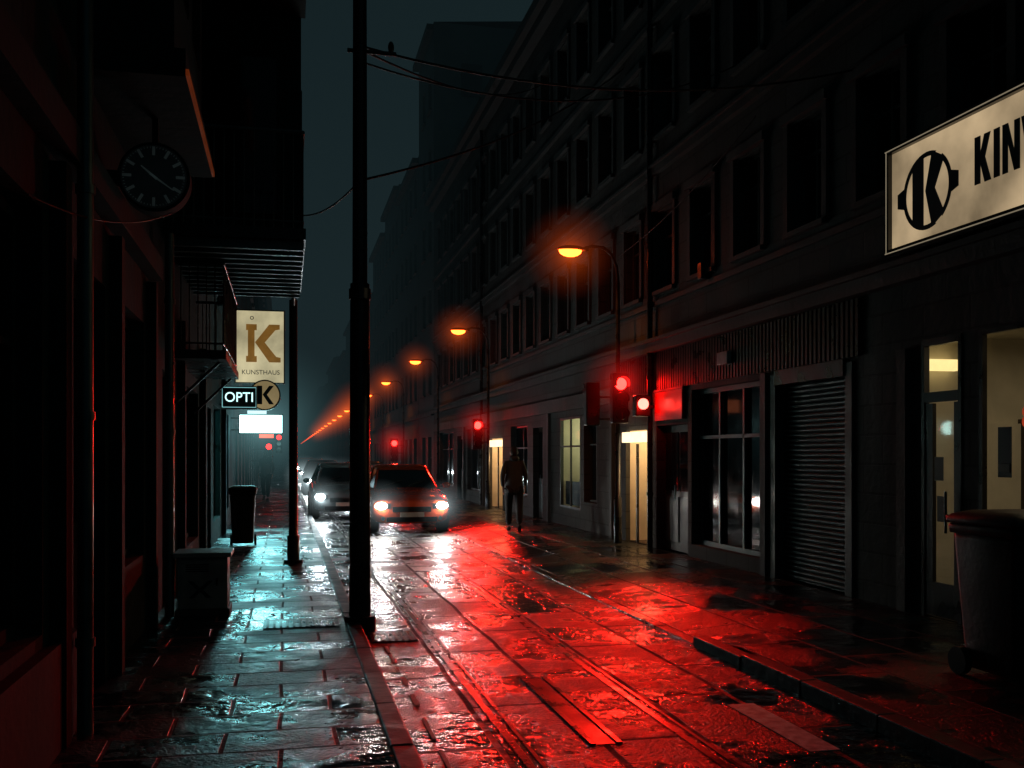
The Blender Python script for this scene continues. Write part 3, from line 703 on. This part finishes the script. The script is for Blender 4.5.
# ------------------------------------------------------------ cars
head=emit('headlight',(.85,.97,1),170); headd=emit('headlight_warm',(1,.96,.88),170)
def car(x,y,paint,hl,beam=60,col=(.85,.95,1),hal=True,hr=.62):
    e=empty('car',(x,y,0))
    def sec(yy,w,zb,zs,zt):
        h=[(0,zb),(w*.6,zb),(w*.93,zb+.03),(w,zb+.18),(w*1.0,(zb+zs)/2+.1),(w*.985,zs-.04),(w*.93,zs+.01),(w*.72,zt-.01),(w*.35,zt+.015),(0,zt+.02)]
        return [(x+a,y+yy,z) for a,z in h]+[(x-a,y+yy,z) for a,z in reversed(h[1:-1])]
    st=[(0.0,.62,.30,.56,.62),(.03,.76,.24,.64,.70),(.14,.84,.20,.70,.77),(.4,.88,.19,.76,.84),(.9,.89,.19,.83,.92),(1.25,.89,.19,.88,.97),(2.2,.89,.19,.92,.98),(3.3,.89,.2,.93,.99),(3.9,.87,.22,.92,1.0),(4.25,.82,.26,.88,.97),(4.38,.70,.34,.78,.85)]
    b=MB(); b.loft([sec(*s) for s in st],paint); b.build('body',e,sub=1)
    b=MB()
    lo=[(.70,1.15),(.80,2.0),(.80,3.2),(.66,4.0)]; hi=[(.56,1.95),(.62,2.3),(.61,3.0),(.52,3.45)]
    zl=[.95,.97,.99,.98]; zh=[1.36,1.42,1.42,1.36]
    ringl=[(x+a,y+q,zl[i]) for i,(a,q) in enumerate(lo)]+[(x-a,y+q,zl[i]) for i,(a,q) in reversed(list(enumerate(lo)))]
    ringh=[(x+a,y+q,zh[i]) for i,(a,q) in enumerate(hi)]+[(x-a,y+q,zh[i]) for i,(a,q) in reversed(list(enumerate(hi)))]
    b.loft([ringl,ringh],'glass',smooth=False); b.build('glass',e)
    b=MB()
    mid=[(x+(p[0]-x)*1.0,p[1],p[2]+.03) for p in ringh]; top=[(x+(p[0]-x)*.8,y+2.7+(p[1]-y-2.7)*.85,1.475) for p in ringh]
    b.loft([ringh,mid,top],paint)
    for i in range(8):
        b.tube([ringl[i],ringh[i]],.032 if i in(0,3,4,7) else .025,paint,n=8)
    b.tube(ringh+[ringh[0]],.028,paint,n=6)
    b.build('roof_and_pillars',e)
    b=MB()
    for sx_ in (-1,1):
        for wy in (.82,3.5):
            b.tube([(x+sx_*.66,y+wy,.32),(x+sx_*.70,y+wy,.32),(x+sx_*.87,y+wy,.32),(x+sx_*.90,y+wy,.32)],[.30,.325,.325,.30],'rubber',n=28)
            b.tube([(x+sx_*.895,y+wy,.32),(x+sx_*.905,y+wy,.32)],[.2,.19],'zinc',n=20)
    b.build('wheels',e)
    b=MB()
    b.box(x-.42,x+.42,y-.035,y+.03,.47,.58,'black'); 
    for i in range(4): b.box(x-.41,x+.41,y-.045,y-.034,.483+i*.024,.49+i*.024,'zinc')
    b.box(x-.55,x+.55,y-.02,y+.05,.25,.36,'black'); b.box(x-.26,x+.26,y-.06,y-.036,.36,.46,'paper')
    for s in (-1,1):
        b.box(x+s*.46,x+s*.75,y-.0,y+.1,.535,.65,'black')
        b.ell((x+s*.66,y+.02,.60),(.13,.07,.075),hl); b.tube([(x+s*.62,y-.01,.33),(x+s*.62,y+.0,.33)],.045,'zinc')
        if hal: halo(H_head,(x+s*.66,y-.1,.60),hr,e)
        b.ell((x+s*.98,y+1.45,1.0),(.10,.06,.07),paint); b.tube([(x+s*.84,y+1.45,.97),(x+s*.95,y+1.45,.98)],.02,'black')
        b.box(x+s*.55,x+s*.80,y+4.33,y+4.40,.68,.82,'redpanel')
    b.tube([(x-.5,y+1.17,1.0),(x-.05,y+1.45,1.12)],.008,'black',n=6); b.tube([(x+.05,y+1.17,1.0),(x+.45,y+1.42,1.11)],.008,'black',n=6)
    b.build('trim_and_lights',e,bevel=.004)
    for s in (-1,1):
        l=light('beam','SPOT',(x+s*.66,y-.06,.60),beam,col,e,size=.07,spot=48,blend=1); aim(l,(-.06,-1,-.34))
    return e
pr=mat('paint_red',(.62,.08,.02),.25,metal=.15,coat=1,var=.05,rvar=.05)
pd=mat('paint_grey',(.20,.22,.23),.22,metal=.3,coat=1,var=.05,rvar=.05)
car(2.68,21.6,pr,headd,beam=42,col=(.95,.97,.95))
car(1.56,26.6,pd,head,beam=55)
car(1.62,43,pd,head,beam=140,hr=1.1); car(2.75,33.5,pd,head,beam=20,hal=False); car(1.7,62,pd,head,beam=120,hr=1.2); car(1.7,85,pr,head,beam=60,hal=False)

# ------------------------------------------------------------ pedestrians
cloth=mat('jacket_cloth',(.05,.06,.065),.8,bump=.4,bscale=40); trou=mat('trousers',(.02,.022,.026),.85,bump=.3,bscale=40)
skin=mat('skin',(.42,.26,.19),.5,var=.1); hair=mat('hair',(.02,.014,.01),.6,bump=.5,bscale=80)
lips=mat('lips',(.3,.1,.09),.5)
def skin_obj(name,verts,edges,rad,m,parent,root=0,sub=2):
    import bmesh
    me=bpy.data.meshes.new(name); me.from_pydata(verts,edges,[]); me.materials.append(m)
    if not me.skin_vertices:
        bm=bmesh.new(); bm.from_mesh(me); bm.verts.layers.skin.verify(); bm.to_mesh(me); bm.free()
    o=bpy.data.objects.new(name,me); COL.objects.link(o); o.parent=parent
    sv=me.skin_vertices[0].data
    for i,r in enumerate(rad):
        sv[i].radius=r if isinstance(r,tuple) else (r,r); sv[i].use_root=(i==root)
    md=o.modifiers.new('skin','SKIN'); md.use_smooth_shade=True
    s=o.modifiers.new('sub','SUBSURF'); s.levels=sub; s.render_levels=sub
    return o
def person(x,y,rot):
    e=empty('pedestrian',(x,y,KH)); e.rotation_euler=(0,0,rot)
    V=[(0,0,.95),(0,.01,1.15),(0,.02,1.34),(0,.0,1.47),(0,.0,1.55),
       (-.175,.0,1.42),(-.25,-.07,1.15),(-.24,.06,.93),(.175,.0,1.42),(.25,.03,1.15),(.235,.16,.95),
       (-.10,.0,.88),(-.11,.16,.50),(-.11,.22,.10),(.10,.0,.88),(.11,-.03,.50),(.11,-.24,.15)]
    E=[(0,1),(1,2),(2,3),(3,4),(2,5),(5,6),(6,7),(2,8),(8,9),(9,10),(0,11),(11,12),(12,13),(0,14),(14,15),(15,16)]
    R_=[(.16,.12),(.155,.115),(.175,.12),.085,.06,.075,.052,.038,.075,.052,.038,.105,.072,.05,.105,.072,.05]
    skin_obj('clothed_body',V,E,R_,cloth,e)
    b=MB()
    def ring(z,a,c,yo=0): return [(x+a*math.cos(t*math.pi/8),y+yo+c*math.sin(t*math.pi/8),KH+z) for t in range(16)]
    b.loft([ring(.80,.205,.15),ring(.84,.20,.148),ring(1.0,.19,.14),ring(1.18,.185,.135),ring(1.36,.205,.14,.01),ring(1.45,.16,.11),ring(1.52,.085,.08)],cloth)
    b.loft([ring(1.47,.10,.10,-.02),ring(1.53,.115,.115,-.035),ring(1.58,.085,.09,-.03)],cloth)
    b.build('jacket',e)
    skin_obj('trousers',[(0,0,.93),(-.10,.0,.86),(-.11,.16,.50),(-.11,.22,.12),(.10,0,.86),(.11,-.03,.50),(.11,-.24,.17)],[(0,1),(1,2),(2,3),(0,4),(4,5),(5,6)],[(.155,.125),.115,.082,.068,.115,.082,.068],trou,e)
    b=MB()
    def shoe(cx,cy,cz,tilt):
        rings=[]
        for t,w,h in ((-.09,.03,.05),(-.06,.042,.075),(0,.042,.08),(.07,.047,.055),(.13,.045,.04),(.17,.025,.03)):
            zz=cz+max(0,-t+.1)*tilt
            rings.append([(x+cx-w,y+cy+t,KH+zz+.002),(x+cx+w,y+cy+t,KH+zz+.002),(x+cx+w*.9,y+cy+t,KH+zz+h*.7),(x+cx+w*.5,y+cy+t,KH+zz+h),(x+cx-w*.5,y+cy+t,KH+zz+h),(x+cx-w*.9,y+cy+t,KH+zz+h*.7)])
        b.loft(rings,'rubber')
    shoe(-.11,.24,0,0); shoe(.11,-.22,0,.45); b.build('shoes',e)
    b=MB(); hz=KH+1.655
    b.ell((x,y+.015,hz),(.075,.092,.115),skin,nu=20,nv=14); b.ell((x,y+.105,hz-.012),(.013,.022,.022),skin,8,6)
    b.ell((x,y+.095,hz-.055),(.026,.01,.006),lips,8,6)
    for s in(-1,1):
        b.ell((x+s*.078,y+.01,hz-.005),(.012,.02,.032),skin,8,6); b.ell((x+s*.03,y+.096,hz+.008),(.011,.008,.008),'paper',8,6); b.ell((x+s*.03,y+.1025,hz+.008),(.005,.003,.005),'black',6,4)
    b.build('head',e)
    b=MB(); b.ell((x,y-.005,hz+.022),(.084,.098,.108),hair,20,12,v0=-5,v1=90); b.ell((x,y-.035,hz-.005),(.08,.075,.095),hair,20,12); b.build('hair',e)
    for s,wx,wy,wz in ((-1,-.24,.06,.93),(1,.235,.16,.95)):
        V=[(wx,wy,wz),(wx,wy+.01,wz-.05),(wx,wy+.015,wz-.09)];E=[(0,1),(1,2)];R_=[(.022,.028),(.014,.036),(.013,.036)]
        for i,(dy,l) in enumerate(((-.03,.062),(-.01,.075),(.011,.072),(.031,.058))):
            a=len(V); V+=[(wx,wy+.015+dy,wz-.105),(wx-s*.008,wy+.018+dy,wz-.105-l*.5),(wx-s*.028,wy+.018+dy,wz-.105-l)]; E+=[(2,a),(a,a+1),(a+1,a+2)]; R_+=[.0095,.009,.0075]
        a=len(V); V+=[(wx-s*.012,wy+.045,wz-.045),(wx-s*.018,wy+.062,wz-.08)]; E+=[(1,a),(a,a+1)]; R_+=[.011,.009]
        skin_obj('hand',V,E,R_,skin,e,root=0,sub=1)
    return e
person(4.72,20.6,math.radians(-12))
person(-.66,36.6,math.radians(170))

# ------------------------------------------------------------ mist further down the street, haze light put in as emission
mm=bpy.data.materials.new('mist_glow'); N,L=nt(mm)
for n in list(N):
    if n.type!='OUTPUT_MATERIAL': N.remove(n)
o=[n for n in N if n.type=='OUTPUT_MATERIAL'][0]
va=N.new('ShaderNodeVolumeAbsorption'); va.inputs['Color'].default_value=(0,0,0,1); va.inputs['Density'].default_value=.012
ve=N.new('ShaderNodeEmission'); ve.inputs[0].default_value=(.46,.88,1,1); ve.inputs[1].default_value=.012*.021
va2=N.new('ShaderNodeAddShader'); L.new(va.outputs[0],va2.inputs[0]); L.new(ve.outputs[0],va2.inputs[1]); L.new(va2.outputs[0],o.inputs['Volume'])
b=MB(); b.box(-30,40,31.5,430,-.5,45,mm); b.build('mist')

# ------------------------------------------------------------ world + faint night sky + added teal fill
w=bpy.data.worlds.new('World'); S.world=w; w.use_nodes=True; N=w.node_tree.nodes; L=w.node_tree.links
bg=N['Background']; sky=N.new('ShaderNodeTexSky'); sky.sky_type='NISHITA'; sky.sun_disc=False; sky.sun_elevation=math.radians(-3); sky.sun_rotation=math.radians(200)
L.new(sky.outputs[0],bg.inputs[0]); bg.inputs[1].default_value=.003
bg2=N.new('ShaderNodeBackground'); bg2.inputs[0].default_value=(.33,.83,1,1); bg2.inputs[1].default_value=.0115
ad=N.new('ShaderNodeAddShader'); L.new(bg.outputs[0],ad.inputs[0]); L.new(bg2.outputs[0],ad.inputs[1]); L.new(ad.outputs[0],N['World Output'].inputs[0])
sun=light('teal_fill','SUN',(0,0,30),.012,(.22,.85,1)); aim(sun,(.35,.45,-.75)); sun.data.angle=math.radians(25)  # added dim fill tinting surfaces teal, no moon behind it

# ------------------------------------------------------------ camera
cam=bpy.data.cameras.new('camera'); co=bpy.data.objects.new('camera',cam); COL.objects.link(co)
co.location=(0,0,1.70); co.rotation_euler=(math.radians(90),0,-math.atan(.227))
cam.sensor_width=36; cam.lens=35.156; cam.shift_y=71/1024; cam.clip_end=2000; cam.clip_start=.05
S.camera=co
